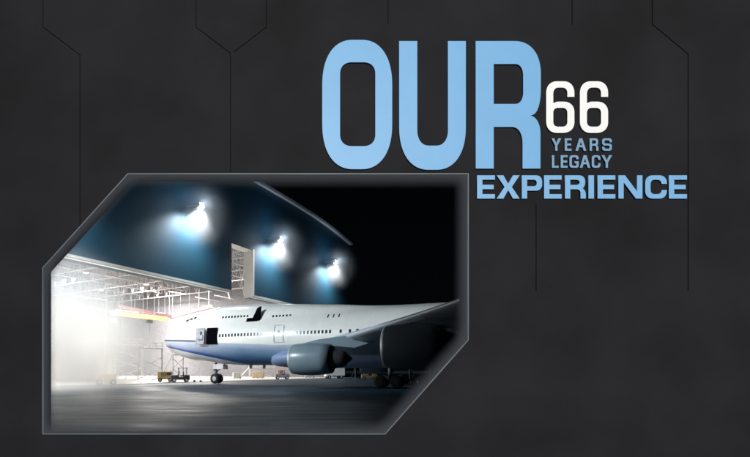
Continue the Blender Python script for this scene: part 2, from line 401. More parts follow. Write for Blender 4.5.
# end walls, back wall
def plane_quad(name, pts, m, parent=hangar, sub=None):
    bm = bmesh.new(); bm.faces.new([bm.verts.new(p) for p in pts]); o = link(name, bm, m, parent)
    so = o.modifiers.new('solid', 'SOLIDIFY'); so.thickness = .4; so.offset = 0
    return o
plane_quad('end_wall', ((U1,TH+.3,0),(U1,DEP,0),(U1,DEP,30),(U1,TH+.3,30)), [M_in])
plane_quad('end_wall', ((U0,TH+.3,0),(U0,DEP,0),(U0,DEP,29.4),(U0,TH+.3,29.4)), [M_in])
plane_quad('back_wall', ((U0,DEP+.3,0),(U1,DEP+.3,0),(U1,DEP+.3,30),(U0,DEP+.3,30)), [M_in])
bm = bmesh.new(); us = [U0+i*(U1-U0)/24 for i in range(25)]
loft(bm, [[(u, TH+.3, roof_z(u)-.6), (u, DEP-.1, roof_z(u)-.6), (u, DEP-.1, roof_z(u)-.2), (u, TH+.3, roof_z(u)-.2)] for u in us])
link('roof', bm, M_roof, hangar)
bm = bmesh.new(); box(bm, ((U0+U1)/2, DEP-.02, 2.6), (U1-U0-1, .1, 5.2)); link('lit_wall_band', bm, mat('lit_band_cream', (.82,.78,.68), .6, noise=.06, scale=.6), hangar)  # cream band painted on so the low back wall reads as brightly lit
# girts and panels on the back wall
bm = bmesh.new()
for z in (4, 8, 12, 16, 20, 24): box(bm, ((U0+U1)/2, DEP-.1, z), (U1-U0-1, .3, .3))
link('wall_girt', bm, M_truss, hangar)
for i in range(11):
    bm = bmesh.new(); u = U0+5+i*11.05
    box(bm, (u, DEP-.7, 12), (.7, .7, 24)); link('column', bm, M_truss, hangar)
# roof trusses
def truss_bm(p, q, zt, zb, step, r=.16, tri=True):
    bm = bmesh.new(); p = Vector(p); q = Vector(q); L = (q-p).length; n = max(2, int(L/step)); d = (q-p)/n
    side = Vector((-(q-p).y, (q-p).x, 0)).normalized()*1.1
    for off in ((side, -side) if tri else (Vector((0,0,0)),)):
        for i in range(n):
            a = p+d*i; b = p+d*(i+1)
            bar(bm, (a+off)+Vector((0,0,zt)), (b+off)+Vector((0,0,zt)), r, 4)
            m_ = (a+b)/2
            bar(bm, (a+off)+Vector((0,0,zt)), m_+Vector((0,0,zb)), r*.7, 4)
            bar(bm, (b+off)+Vector((0,0,zt)), m_+Vector((0,0,zb)), r*.7, 4)
    for i in range(n-1):
        bar(bm, p+d*(i+.5)+Vector((0,0,zb)), p+d*(i+1.5)+Vector((0,0,zb)), r*1.2, 4)
    return bm
for i in range(9):
    w_ = 7+i*8.2
    link('roof_truss', truss_bm((U0+1, w_, 0), (U1-1, w_, 0), 28.6, 23.6, 3.0, .15), M_truss, hangar)
for i in range(13):
    u = U0+6+i*9
    link('roof_truss', truss_bm((u, 3, 0), (u, DEP-1, 0), 27.9, 21.8, 3.4, .11), M_truss, hangar)
# front girder behind the header
link('front_girder', truss_bm((U0+1, 3.4, 0), (S0-1, 3.4, 0), 18.6, 14.4, 2.6, .11, False), M_truss, hangar)
link('front_girder', truss_bm((S1+1, 3.4, 0), (U1-1, 3.4, 0), 18.6, 14.4, 2.6, .11, False), M_truss, hangar)
# bracing, catwalks and pipes
for i in range(46):
    bm = bmesh.new(); u = random.uniform(-40, 43); w_ = random.uniform(14, 74); z = random.uniform(16, 23)
    if i % 3: bar(bm, (u, w_, z), (u+random.uniform(4,12), w_, z), .11, 5)
    else: bar(bm, (u, w_, z), (u+random.uniform(-3,3), w_+random.uniform(-3,3), 26), .07, 5)
    link('service_pipe', bm, M_truss, hangar)
for i in range(9):                                   # lattice frames standing against the back wall
    u = -30+i*9
    bm = truss_bm((u, DEP-2.2-(i%3), 0), (u+8, DEP-2.2-(i%3), 0), 22.5, 19.5, 2.0, .09, False)
    for k in range(5): bar(bm, (u+2*k, DEP-2.2-(i%3), 0), (u+2*k, DEP-2.2-(i%3), 22), .08, 4)
    for zz in (3,7,11,15,19):
        bar(bm, (u, DEP-2.2-(i%3), zz), (u+8, DEP-2.2-(i%3), zz), .07, 4)
        for k in range(4): bar(bm, (u+2*k, DEP-2.2-(i%3), zz), (u+2*k+2, DEP-2.2-(i%3), zz+(4 if k%2 else -3)), .05, 4)
    link('lattice_frame', bm, M_truss, hangar)
# floor slab of the hangar and its door rail
bm = bmesh.new()
bm.faces.new([bm.verts.new(p) for p in ((U0,-.6,.012),(U1,-.6,.012),(U1,DEP,.012),(U0,DEP,.012))])
fo = link('hangar_floor', bm, mat('hangar_floor_paint', (.62,.60,.55), .35, noise=.12, scale=.3, bump=.05))
fo.location = hangar.location; fo.rotation_euler = hangar.rotation_euler
tag(fo, 'pale painted concrete floor inside the hangar', kind='structure')
bm = bmesh.new()
for w_ in (-.2, .4, 1.0): box(bm, ((U0+U1)/2, w_, .02), (U1-U0, .12, .05))
link('door_rail', bm, M_dark, hangar)
tag(hangar, 'navy blue hangar with tail slot in its door header, arched roof and lit trussed interior', 'hangar')
def HW(u, w_, z=0): p = HP+HDv*u+HIn*w_; return Vector((p.x, p.y, z))

# ------------------------------------------------------------ floodlights on the facade
M_lens = mat('flood_lens', (1,.95,.85), .3, emit=(1.0,.93,.76), estr=60)
def spot(name, loc, target, power, size, blend=.4, col=(1,.95,.85), rad=.3, parent=None):
    l = bpy.data.lights.new(name, 'SPOT'); l.energy = power; l.spot_size = R(size); l.spot_blend = blend; l.color = col; l.shadow_soft_size = rad
    o = bpy.data.objects.new(name, l); COL.objects.link(o); o.location = loc
    o.rotation_euler = (Vector(target)-Vector(loc)).to_track_quat('-Z', 'Y').to_euler(); 
    return o
FL = [(32.5, 23.5, 'farthest floodlight near the right end of the navy hangar wall'),
      (10.8, 23.4, 'middle floodlight on the navy wall just right of the tail slot'),
      (-9.8, 23.3, 'nearest floodlight in view on the navy wall left of the tail slot'),
      (-31, 23.3, 'floodlight on the navy wall above the glaring left end of the hangar')]
for u, z, lab in FL:
    t = empty('floodlight', HW(u, 0, z), PH)
    bm = bmesh.new(); bar(bm, (0, 0, .5), (0, -2.2, .3), .07, 8); bar(bm, (0, 0, -.8), (0, -2.0, .25), .05, 8); link('bracket', bm, M_steel, t)
    bm = bmesh.new(); rot = Matrix.Rotation(R(-28), 3, 'X'); box(bm, (0, -2.35, .15), (.9, .7, .5), rot); bevel(link('housing', bm, M_steel, t), .06)
    bm = bmesh.new(); box(bm, Vector((0, -2.35, .15)) + rot @ Vector((0, 0, -.27)), (.78, .58, .05), rot); link('lens', bm, M_lens, t)
    tag(t, lab, 'floodlight', 'floodlights along the hangar facade')
    so = spot('flood_beam', HW(u, -2.7, z-.4), HW(u-.3, .9, z-8), 9500, 134, .95, (.90,.96,1), .5)
    so2 = spot('flood_core', HW(u, -2.5, z-.2), HW(u+.6, .2, z-5), 1900, 70, 1.0, (1,.88,.66), .4)
    pl = bpy.data.lights.new('lamp_spill', 'POINT'); pl.energy = 480; pl.color = (.62,.80,1); pl.shadow_soft_size = .4
    po = bpy.data.objects.new('lamp_spill', pl); COL.objects.link(po); po.parent = t; po.location = (0, -3.2, .5)
    for s_ in (so, so2):
        s_.parent = t; s_.matrix_parent_inverse = (Matrix.Translation(t.location) @ Matrix.Rotation(PH, 4, 'Z')).inverted()

# apron floodlights hung farther left on the same facade: they light the aircraft's flank
for u, lab, pw, tg in ((-56, 'wide apron floodlight high on the facade at the left', 80000, (-4, 51.5, 6)),):
    t = empty('apron_floodlight', HW(u, -1.2, 21), PH)
    bm = bmesh.new(); box(bm, (0, 0, 0), (1.6, .6, 1.0)); bevel(link('housing', bm, M_steel, t), .06)
    bm = bmesh.new(); bar(bm, (0, .3, 0), (0, 1.2, .3), .09, 8); link('bracket', bm, M_steel, t)
    bm = bmesh.new(); box(bm, (0, -.33, 0), (1.4, .05, .8)); link('lens', bm, M_lens, t)
    tag(t, lab, 'floodlight')
    s_ = spot('apron_beam', HW(u, -2.0, 21), tg, pw, 60, .8, (.82,.93,1.0), .5)
    s_.parent = t; s_.matrix_parent_inverse = (Matrix.Translation(t.location) @ Matrix.Rotation(PH, 4, 'Z')).inverted()

# ------------------------------------------------------------ high bay lamps inside
M_bay = mat('bay_lens', (1,1,1), .3, emit=(1,.96,.9), estr=40)
proto = None; cnt = 0
bays = [(u, w_) for w_ in (14, 30, 47, 64) for u in (-62, -44, -26, -8, 10, 28)]
for u, w_ in bays:
    if proto is None:
        t = empty('high_bay_lamp', HW(u, w_, 23.6))
        bm = bmesh.new(); bar(bm, (0,0,0), (0,0,2), .03, 6); link('hanger', bm, M_steel, t)
        bm = bmesh.new(); loft(bm, [[(r*math.cos(a*math.pi/8), r*math.sin(a*math.pi/8), z) for a in range(16)] for r, z in ((.15,.3),(.22,0),(.6,-.45))]); link('shade', bm, M_steel, t)
        bm = bmesh.new(); loft(bm, [[(r*math.cos(a*math.pi/8), r*math.sin(a*math.pi/8), z) for a in range(16)] for r, z in ((.52,-.46),(.52,-.5))]); link('lens', bm, M_bay, t)
        proto = t
    else:
        t = proto.copy(); COL.objects.link(t); t.location = HW(u, w_, 23.6)
        for ch in proto.children:
            c = ch.copy(); COL.objects.link(c); c.parent = t
    rw = ('first', 'second', 'third', 'deepest')[(14,30,47,64).index(w_)]; nm = ('leftmost', 'second from left', 'third from left', 'third from right', 'second from right', 'rightmost')[(-62,-44,-26,-8,10,28).index(u)]
    tag(t, 'white high bay lamp, ' + nm + ' in the ' + rw + ' row behind the hangar door', 'ceiling lamp', 'high bay lamps under the hangar roof')
for u, w_, pw in ((-55, 20, 16000), (-5, 40, 2500), (22, 25, 20000), (-50, 56, 15000), (-20, 56, 8000), (12, 56, 17000), (32, 50, 27000)):
    l = bpy.data.lights.new('bay_light', 'AREA'); l.shape = 'DISK'; l.size = 6; l.energy = pw; l.color = (1,.955,.89)
    o = bpy.data.objects.new('bay_light', l); COL.objects.link(o); o.location = HW(u, w_, 22.9)
    
spot('glare_spot', HW(-38, 20, 22.5), (-17.5, 38, 1), 260000, 46, 1.0, (1,.94,.85), 1.5)  # spot with no fixture, added to light up the glare on the left

# ------------------------------------------------------------ the airliner
TH_ = R(-27); NOSE = (-11.73, 66.7, 0)
jet = empty('jumbo_jet', NOSE, TH_)            # local x: aft, local y: starboard, z: up
tag(jet, 'white and blue four engined jumbo jet nosing into the hangar with two doors open', 'airliner')
def interp(tab, s):
    if s <= tab[0][0]: return tab[0][1:]
    for a, b in zip(tab[:-1], tab[1:]):
        if s <= b[0]:
            t = (s-a[0])/(b[0]-a[0]); return tuple(x+(y-x)*t for x, y in zip(a[1:], b[1:]))
    return tab[-1][1:]
# s: belly z, main-lobe top z, half width, crown z (upper lobe), upper half width
FUS = [(0,5.34,5.6,.12,5.6,.08),(.22,4.80,6.12,.85,6.12,.35),(.65,4.38,6.58,1.35,6.56,.6),(1.5,3.85,7.12,1.85,7.12,.9),(2.5,3.48,7.58,2.12,7.72,1.15),(3.6,3.16,7.98,2.46,8.32,1.45),
       (4.8,2.92,8.2,2.72,8.72,1.65),(6.2,2.82,8.35,2.95,9.16,1.85),(8,2.56,8.4,3.12,9.5,2.05),(10,2.38,8.42,3.22,9.68,2.15),(12.5,2.28,8.35,3.25,9.70,2.2),(15,2.28,8.35,3.25,9.62,2.2),(18,2.28,8.35,3.25,9.42,2.2),
       (21,2.28,8.35,3.25,9.2,2.1),(24,2.28,8.35,3.25,8.98,1.9),(28,2.28,8.38,3.25,8.62,1.5),(31,2.28,8.45,3.25,8.5,1.4),(48,2.28,8.45,3.25,8.45,1.2),(54,2.6,8.45,3.05,8.45,1.1),(60,3.6,8.4,2.4,8.4,.9),(65,5.0,8.2,1.5,8.2,.6),(69.5,6.4,7.7,.5,7.7,.3),(70.3,6.8,7.4,.15,7.4,.1)]
def cat(tab, s):                                  # smooth (Catmull) interpolation
    i = max(0, min(len(tab)-2, next((k for k in range(len(tab)-1) if s <= tab[k+1][0]), len(tab)-2)))
    a, b = tab[i], tab[i+1]; h = b[0]-a[0]; t = (s-a[0])/h
    out = []
    for j in range(1, len(a)):
        def sl(k):
            if k <= 0 or k >= len(tab)-1: 
                k2 = max(0, min(len(tab)-2, k if k <= 0 else k-1)); return (tab[k2+1][j]-tab[k2][j])/(tab[k2+1][0]-tab[k2][0])
            m1 = (tab[k][j]-tab[k-1][j])/(tab[k][0]-tab[k-1][0]); m2 = (tab[k+1][j]-tab[k][j])/(tab[k+1][0]-tab[k][0])
            return 0 if m1*m2 <= 0 else 2*m1*m2/(m1+m2)
        m1, m2 = sl(i), sl(i+1)
        out.append((2*t**3-3*t*t+1)*a[j]+(t**3-2*t*t+t)*h*m1+(-2*t**3+3*t*t)*b[j]+(t**3-t*t)*h*m2)
    return out
def sect(s, n=56):
    bz, tz, hw, cz, uw = cat(FUS, s)
    c = (bz+tz)/2; hh = (tz-bz)/2
    uh = max(.15, min(2.4, (cz-c)*.62)); uc = cz-uh
    pts = []
    for i in range(n):
        a = 2*math.pi*i/n; dy, dz = math.sin(a), math.cos(a)
        r1 = 1/math.sqrt((dy/hw)**2+(dz/hh)**2)
        # upper lobe: ellipse centred at (0, uc-c)
        k = uc-c; A = (dy/uw)**2+(dz/uh)**2; B = -2*dz*k/uh**2; C_ = (k/uh)**2-1; disc = B*B-4*A*C_
        r2 = (-B+math.sqrt(disc))/(2*A) if disc > 0 and dz > 0 else 0
        e = .35*min(1, hw/3); r = .5*(r1+r2+math.sqrt((r1-r2)**2+e*e)) if r2 > 0 else r1
        if r2 > 0: r = max(r1, r2)+ (r-max(r1, r2))*.6
        pts.append(Vector((s, r*dy, c+r*dz)))
    return pts
ss = [0,.1,.25,.45,.7,1,1.4,1.9]+[2.5+.6*i for i in range(0, 60)]+[39+i*1.2 for i in range(0, 26)]+[70.3]
ss = [s for s in ss if s <= 70.3]
def surf(s, z, side=-1):
    """point and outward normal on the fuselage skin at station s and height z; port side is -y"""
    def pt(s, z):
        P = [p for p in sect(s, 224) if p.y*side >= 0]
        P.sort(key=lambda p: p.z)
        for a, b in zip(P[:-1], P[1:]):
            if a.z <= z <= b.z:
                t = (z-a.z)/max(1e-6, b.z-a.z); return a.lerp(b, t)
        return P[0] if z < P[0].z else P[-1]
    p = pt(s, z); ds = pt(s+.15, z)-pt(s-.15, z); dz = pt(s, z+.12)-pt(s, z-.12)
    n = ds.cross(dz).normalized()
    if n.y*side < 0: n = -n
    return p, n, ds.normalized(), n.cross(ds.normalized())
def fus_mat():
    m = mat('airliner_paint', (.8,.8,.78), .28, coat=.3)
    n = m.node_tree.nodes; l = m.node_tree.links; p = n['Principled BSDF']
    tc = n.new('ShaderNodeTexCoord'); sx = n.new('ShaderNodeSeparateXYZ'); l.new(tc.outputs['Object'], sx.inputs[0])
    def math_(op, a, b, c=None):
        q = n.new('ShaderNodeMath'); q.operation = op
        for i, v_ in enumerate((a, b, c)):
            if v_ is None: continue
            if isinstance(v_, (int, float)): q.inputs[i].default_value = v_
            else: l.new(v_, q.inputs[i])
        return q.outputs[0]
    X, Z = sx.outputs[0], sx.outputs[2]
    zu = math_('MAXIMUM', math_('SUBTRACT', 5.52, math_('MULTIPLY', X, .055)), 4.55)
    zl = math_('SUBTRACT', 4.85, math_('MULTIPLY', X, .195))
    t = math_('DIVIDE', math_('SUBTRACT', Z, zl), math_('SUBTRACT', zu, zl))
    rp = n.new('ShaderNodeValToRGB'); cr = rp.color_ramp; l.new(t, rp.inputs[0])
    cr.elements[0].position = 0; cr.elements[0].color = (.78,.79,.80,1)
    cr.elements[1].position = 1; cr.elements[1].color = (.80,.80,.77,1)
    for pos, c in ((.015,(.02,.06,.36)),(.13,(.04,.11,.42)),(.28,(.32,.38,.60)),(.55,(.52,.56,.70)),(.985,(.58,.61,.72))):
        e = cr.elements.new(pos); e.color = (*c, 1)
    # deeper blue towards the wing
    rp2 = n.new('ShaderNodeValToRGB'); c2 = rp2.color_ramp; l.new(t, rp2.inputs[0])
    c2.elements[0].position = 0; c2.elements[0].color = (.78,.79,.80,1); c2.elements[1].position = 1; c2.elements[1].color = (.80,.80,.77,1)
    for pos, c in ((.015,(.035,.10,.25)),(.35,(.07,.18,.34)),(.72,(.20,.31,.46)),(.97,(.46,.52,.62))):
        e = c2.elements.new(pos); e.color = (*c, 1)
    mr = n.new('ShaderNodeMapRange'); mr.inputs[1].default_value = 5; mr.inputs[2].default_value = 13; l.new(X, mr.inputs[0])
    mx = n.new('ShaderNodeMix'); mx.data_type = 'RGBA'; l.new(mr.outputs[0], mx.inputs[0]); l.new(rp.outputs[0], mx.inputs[6]); l.new(rp2.outputs[0], mx.inputs[7])
    # dark pinstripe along the top of the band near the nose
    d = math_('ABSOLUTE', math_('SUBTRACT', Z, math_('ADD', zu, .06)), None)
    ln = math_('MULTIPLY', math_('LESS_THAN', d, .11), math_('LESS_THAN', X, 7.4))
    mx2 = n.new('ShaderNodeMix'); mx2.data_type = 'RGBA'; l.new(ln, mx2.inputs[0]); l.new(mx.outputs[2], mx2.inputs[6]); mx2.inputs[7].default_value = (.10,.13,.20,1)
    # panel joints and grime
    wv = math_('LESS_THAN', math_('PINGPONG', X, 1.27), .012)
    nz = n.new('ShaderNodeTexNoise'); nz.inputs['Scale'].default_value = .8; nz.inputs['Detail'].default_value = 6; l.new(tc.outputs['Object'], nz.inputs['Vector'])
    g = math_('MULTIPLY_ADD', nz.outputs['Fac'], .22, .88); g = math_('SUBTRACT', g, math_('MULTIPLY', wv, .18))
    sc = n.new('ShaderNodeVectorMath'); sc.operation = 'SCALE'; l.new(mx2.outputs[2], sc.inputs[0]); l.new(g, sc.inputs['Scale'])
    l.new(sc.outputs[0], p.inputs['Base Color'])
    return m
M_fus = fus_mat()
bm = bmesh.new(); loft(bm, [sect(s) for s in ss])
link('fuselage', bm, M_fus, jet, smooth=True)

def patch(bm, s, z, w_, h, out=.012, th=.03, r=0):
    p, n, dx, dz = surf(s, z)
    rot = Matrix((dx, n, dz)).transposed() if False else Matrix([[dx.x, n.x, dz.x], [dx.y, n.y, dz.y], [dx.z, n.z, dz.z]])
    box(bm, p+n*(out-th/2), (w_, th, h), rot)
M_win = mat('cabin_window', (.015,.02,.03), .15)
# cabin windows
def cabin_window(s, z, w_=.27, h=.38):
    bm = bmesh.new(); patch(bm, s, z, w_, h); link('cabin_window', bm, M_win, jet)
rows = [i*.42+10.1 for i in range(16)] + [18.7+i*.42 for i in range(13)] + [24.9, 25.9, 26.7, 30.0, 32.0, 34.0]
for s in rows: cabin_window(s, 5.78, .24, .36)
for i in range(9): cabin_window(9.9+i*.42, 8.05, .22, .27)
for i in range(6): cabin_window(16.6+i*.42, 7.85, .22, .27)
for i in range(3): cabin_window(23.2+i*.62, 7.55, .12, .55)
# cockpit windows
for sd_ in (-1, 1):
    for s, z, w_, h in ((4.1, 7.98, .5, .34), (4.75, 8.14, .5, .34), (5.4, 8.26, .4, .32)):
        bm = bmesh.new(); p, n, dx, dz = surf(s, z, sd_)
        box(bm, p+n*.0, (w_, .05, h), Matrix([[dx.x, n.x, dz.x], [dx.y, n.y, dz.y], [dx.z, n.z, dz.z]]))
        link('cockpit_window', bm, M_win, jet)
# forward main deck door: dark doorway, leaf slid forward and standing off the skin
def panel_box(name, s, z, w_, h, out, th, m, tilt=0, parent=jet):
    bm = bmesh.new(); p, n, dx, dz = surf(s, z)
    rot = Matrix([[dx.x, n.x, dz.x], [dx.y, n.y, dz.y], [dx.z, n.z, dz.z]])
    box(bm, p+n*out, (w_, th, h), rot @ Matrix.Rotation(tilt, 3, 'X'))
    return link(name, bm, m, parent)
M_hole = mat('cabin_interior_dark', (.003,.003,.005), .9, spec=0)
panel_box('doorway', 9.0, 5.75, 1.5, 2.0, .02, .05, M_hole)
dl = panel_box('door', 7.62, 5.72, 1.25, 1.95, .42, .16, mat('door_grey', (.34,.36,.40), .4, noise=.35, scale=2.5))
bm = bmesh.new()
p, n, dx, dz = surf(7.75, 5.72)
rot = Matrix([[dx.x, n.x, dz.x], [dx.y, n.y, dz.y], [dx.z, n.z, dz.z]])
box(bm, p+n*.51+dz*.35, (.3, .03, .4), rot); box(bm, p+n*.51-dz*.45, (.7, .04, .12), rot); box(bm, p+n*.51-dz*.1+dx*.3, (.12, .04, .5), rot)
link('door_fittings', bm, M_dark, dl)
# upper deck door: dark opening, leaf swung up and out
panel_box('doorway', 14.0, 7.6, 1.5, 1.15, .01, .06, M_hole)
bm = bmesh.new(); p, n, dx, dz = surf(14.0, 7.75)
q = [p+dx*.0+n*.05, p+dx*.9+n*.05-dz*.6, p+dx*1.15+n*.75+dz*1.1, p+dx*.75+n*.7+dz*.9]
A = [bm.verts.new(a) for a in q]; B = [bm.verts.new(a+dx*.12-n*.1) for a in q]
bm.faces.new(A); bm.faces.new(B[::-1])
for i in range(4): bm.faces.new((A[i], A[(i+1)%4], B[(i+1)%4], B[i]))
link('upper_deck_door', bm, M_hole, jet)
# closed doors drawn by their surrounds
M_line = mat('door_seam', (.35,.36,.40), .5)
for s in (17.75,):
    bm = bmesh.new()
    for ds, w_ in ((-.56,.05),(.56,.05)): patch(bm, s+ds, 5.75, w_, 1.95, .01, .03)
    patch(bm, s, 6.72, 1.1, .05, .01, .03); patch(bm, s, 4.78, 1.1, .05, .01, .03); patch(bm, s, 5.95, .25, .35, .012, .03)
    link('passenger_door', bm, M_line, jet)
# belly fairing in front of and below the wing
bm = bmesh.new(); rings = []
for s, hw, zt, zb in ((15.6,.6,2.9,2.35),(16.6,2.6,3.75,2.12),(18,3.32,4.25,1.98),(20,3.55,4.45,1.92),(30,3.6,4.3,1.9),(36,3.5,4.0,1.95),(40,3.1,3.5,2.1),(43,1.4,2.8,2.3)):
    c = (zt+zb)/2; hh = (zt-zb)/2
    rings.append([(s, hw*math.sin(a)*abs(math.sin(a))**-.25 if abs(math.sin(a)) > 1e-3 else 0, c+hh*math.cos(a)) for a in [2*math.pi*(i+.5)/36 for i in range(36)]])
loft(bm, rings); link('belly_fairing', bm, mat('fairing_paint', (.20,.27,.44), .3, noise=.08, scale=1), jet, smooth=True)
# wings
def foil(t=1):
    up = [(0,0),(.015,.022),(.05,.042),(.12,.06),(.25,.073),(.4,.075),(.6,.058),(.8,.03),(1,.002)]
    lo = [(.8,-.014),(.6,-.028),(.4,-.042),(.25,-.045),(.12,-.038),(.05,-.026),(.015,-.015)]
    return [(x, z*t) for x, z in up+lo]
WT = [(0,18.2,17.5,3.9,1.15),(3.0,20.6,15.5,4.0,1.05),(12.5,28.5,10.2,4.62,.9),(20.8,35.3,7.2,5.2,.85),(31.2,43.8,4.2,6.3,.8)]
M_wing = mat('wing_grey', (.34,.40,.46), .35, noise=.1, scale=.5, coat=.2)
for sd_ in (-1, 1):
    bm = bmesh.new(); rings = []
    N = 18
    for i in range(N+1):
        y = 31.2*i/N; le, ch, z, t = cat(WT, y) if y > 3 else interp(WT, y)
        rings.append([(le+ch*x, sd_*y, z+ch*zz*t-.02*ch*x) for x, zz in foil()])
    loft(bm, rings); wg = link('wing', bm, M_wing, jet, smooth=False)
    m_ = wg.modifiers.new('s', 'SUBSURF'); wg.modifiers.remove(m_)
    for p in wg.data.polygons: p.use_smooth = len(p.vertices) == 4
    bm = bmesh.new()
    loft(bm, [[(43.9,sd_*31.15,6.3),(47.4,sd_*31.15,6.25),(47.4,sd_*31.25,6.25),(43.9,sd_*31.25,6.3)],[(46.5,sd_*32.0,8.1),(48.2,sd_*32.0,8.1),(48.2,sd_*32.06,8.1),(46.5,sd_*32.06,8.1)]])
    link('winglet', bm, M_wing, wg)
    for y in (8.5, 15.5, 19.0, 24.5):
        le, ch, z, t = interp(WT, y); bm = bmesh.new()
        rings = []
        for k, (fx, rr) in enumerate(((.62,.05),(.70,.32),(.85,.42),(1.0,.34),(1.12,.05))):
            rings.append([(le+ch*fx, sd_*y+.7*rr*math.sin(a), z-.03*ch-.25+rr*1.2*math.cos(a)-fx*.1) for a in [2*math.pi*i/14 for i in range(14)]])
        loft(bm, rings); link('flap_fairing', bm, M_wing, wg, smooth=True)
# engines
M_nac = mat('nacelle_paint', (.19,.25,.29), .3, noise=.08, scale=.8, coat=.3)
M_lip = mat('inlet_lip', (.42,.46,.50), .35, metal=.6)
for sd_ in (-1, 1):
    for yy, sx, zc in ((11.9, 23.1, 2.68), (20.9, 33.4, 3.2)):
        c = (sx, sd_*yy, zc)
        e = empty('engine', (0,0,0), 0, jet)
        bm = bmesh.new(); lathe_x(bm, [(.30,1.13),(.06,1.18),(0,1.24),(.04,1.31),(.25,1.38),(.9,1.45),(1.9,1.47),(2.9,1.40),(3.7,1.28),(3.7,1.20),(2.6,1.2),(1.0,1.12)], c, 40, cap=False)
        link('nacelle', bm, M_nac, e, smooth=True)
        bm = bmesh.new(); lathe_x(bm, [(.16,1.15),(-.01,1.225),(-.02,1.26),(.02,1.315),(.16,1.37)], c, 40, cap=False); link('inlet_lip', bm, M_lip, e, smooth=True)
        bm = bmesh.new(); lathe_x(bm, [(.95,1.13),(1.0,1.13)], c, 40); 
        for k in range(22):
            a = 2*math.pi*k/22; u_ = Vector((0, math.cos(a), math.sin(a)))
            bar(bm, Vector(c)+Vector((.9,0,0))+u_*.3, Vector(c)+Vector((.9,0,0))+u_*1.1, .06, 4)
        link('fan', bm, M_dark, e)
        bm = bmesh.new(); lathe_x(bm, [(.35,.03),(.5,.16),(.8,.32),(.95,.36)], c, 20); link('spinner', bm, M_steel, e, smooth=True)
        bm = bmesh.new(); lathe_x(bm, [(2.6,.95),(3.7,.92),(4.6,.72),(5.0,.58),(5.0,.5),(5.5,.12)], c, 28); link('exhaust_core', bm, M_dark, e, smooth=True)
        le, ch, z, t = interp(WT, yy); bm = bmesh.new()
        pr = [(sx+.9, zc+1.40), (sx+2.5, zc+1.75), (le+.3, z+.1), (le+3.4, z-.25), (sx+5.8, zc+.9), (sx+3.4, zc+1.15)]
        A = [bm.verts.new((a, sd_*yy-.17, b)) for a, b in pr]; B = [bm.verts.new((a, sd_*yy+.17, b)) for a, b in pr]
        bm.faces.new(A); bm.faces.new(B[::-1])
        for i in range(6): bm.faces.new((A[i], A[(i+1)%6], B[(i+1)%6], B[i]))
        bevel(link('pylon', bm, M_nac, e), .06)
# tail
bm = bmesh.new()
loft(bm, [[(x0+ch*x, zz*ch*.9, z) for x, zz in [(a, b) for a, b in foil(.8)]] for x0, ch, z in ((54.5,12.5,8.2),(60,9.2,13),(65.8,5.0,19.2))])
link('tail_fin', bm, M_fus if False else mat('tail_blue', (.10,.22,.50), .3, noise=.05), jet)
for sd_ in (-1, 1):
    bm = bmesh.new(); loft(bm, [[(x0+ch*x, sd_*y, z+zz*ch*.8) for x, zz in foil(.8)] for y, x0, ch, z in ((.8,59.5,8.5,7.3),(11,67.2,3.0,8.6))]); link('tailplane', bm, M_wing, jet)
# landing gear
def wheel(parent, c, r, w_, rim=None):
    bm = bmesh.new(); n = 24
    prof = [(-w_/2,r*.5),(-w_/2,r*.82),(-w_*.38,r*.96),(0,r),(w_*.38,r*.96),(w_/2,r*.82),(w_/2,r*.5)]
    loft(bm, [[(c[0]+rr*math.cos(2*math.pi*i/n), c[1]+yy, c[2]+rr*math.sin(2*math.pi*i/n)) for i in range(n)] for yy, rr in prof])
    t = link('tyre', bm, M_tyre, parent, smooth=True)
    bm = bmesh.new(); loft(bm, [[(c[0]+rr*math.cos(2*math.pi*i/n), c[1]+yy, c[2]+rr*math.sin(2*math.pi*i/n)) for i in range(n)] for yy, rr in ((-w_*.53,r*.2),(-w_*.51,r*.46),(w_*.51,r*.46),(w_*.53,r*.2))])
    link('rim', bm, rim or M_steel, parent)
g = empty('nose_gear', (0,0,0), 0, jet); NX = 7.75
bm = bmesh.new(); bar(bm, (NX,0,.62), (NX-.15,0,2.9), .13, 12); bar(bm, (NX,-.5,.62), (NX,.5,.62), .1, 10); bar(bm, (NX,0,1.5), (NX+1.5,0,2.7), .07, 8); bar(bm, (NX-.1,0,1.1), (NX-.4,0,1.5), .06, 6); box(bm, (NX-.25,0,1.75), (.25,.5,.25))
link('strut', bm, M_dark, g)
for y in (-.46, .46): wheel(g, (NX, y, .62), .62, .42)
for y in (-.55, .55):
    bm = bmesh.new(); box(bm, (NX+.5, y, 2.1), (1.5, .05, .6), Matrix.Rotation(R(6)*(1 if y > 0 else -1), 3, 'X')); link('gear_door', bm, M_steel, g)
for s, y in ((30.5,-5.6),(30.5,5.6),(33.8,-1.9),(33.8,1.9)):
    g = empty('main_gear', (0,0,0), 0, jet)
    bm = bmesh.new(); bar(bm, (s,y,.62), (s,y,3.6), .18, 12); bar(bm, (s-.8,y,.62), (s+.8,y,.62), .14, 10); bar(bm, (s,y,1.3), (s+1.6,y*.8,3.2), .09, 8); link('strut', bm, M_dark, g)
    for dx_ in (-.74, .74):
        for dy_ in (-.55, .55): wheel(g, (s+dx_, y+dy_, .62), .62, .45, M_dark)
# small blade antennas under the belly
for s in (12.6, 14.4):
    bm = bmesh.new(); box(bm, (s, 0, 2.1), (.35, .06, .5)); link('blade_antenna', bm, M_dark, jet)

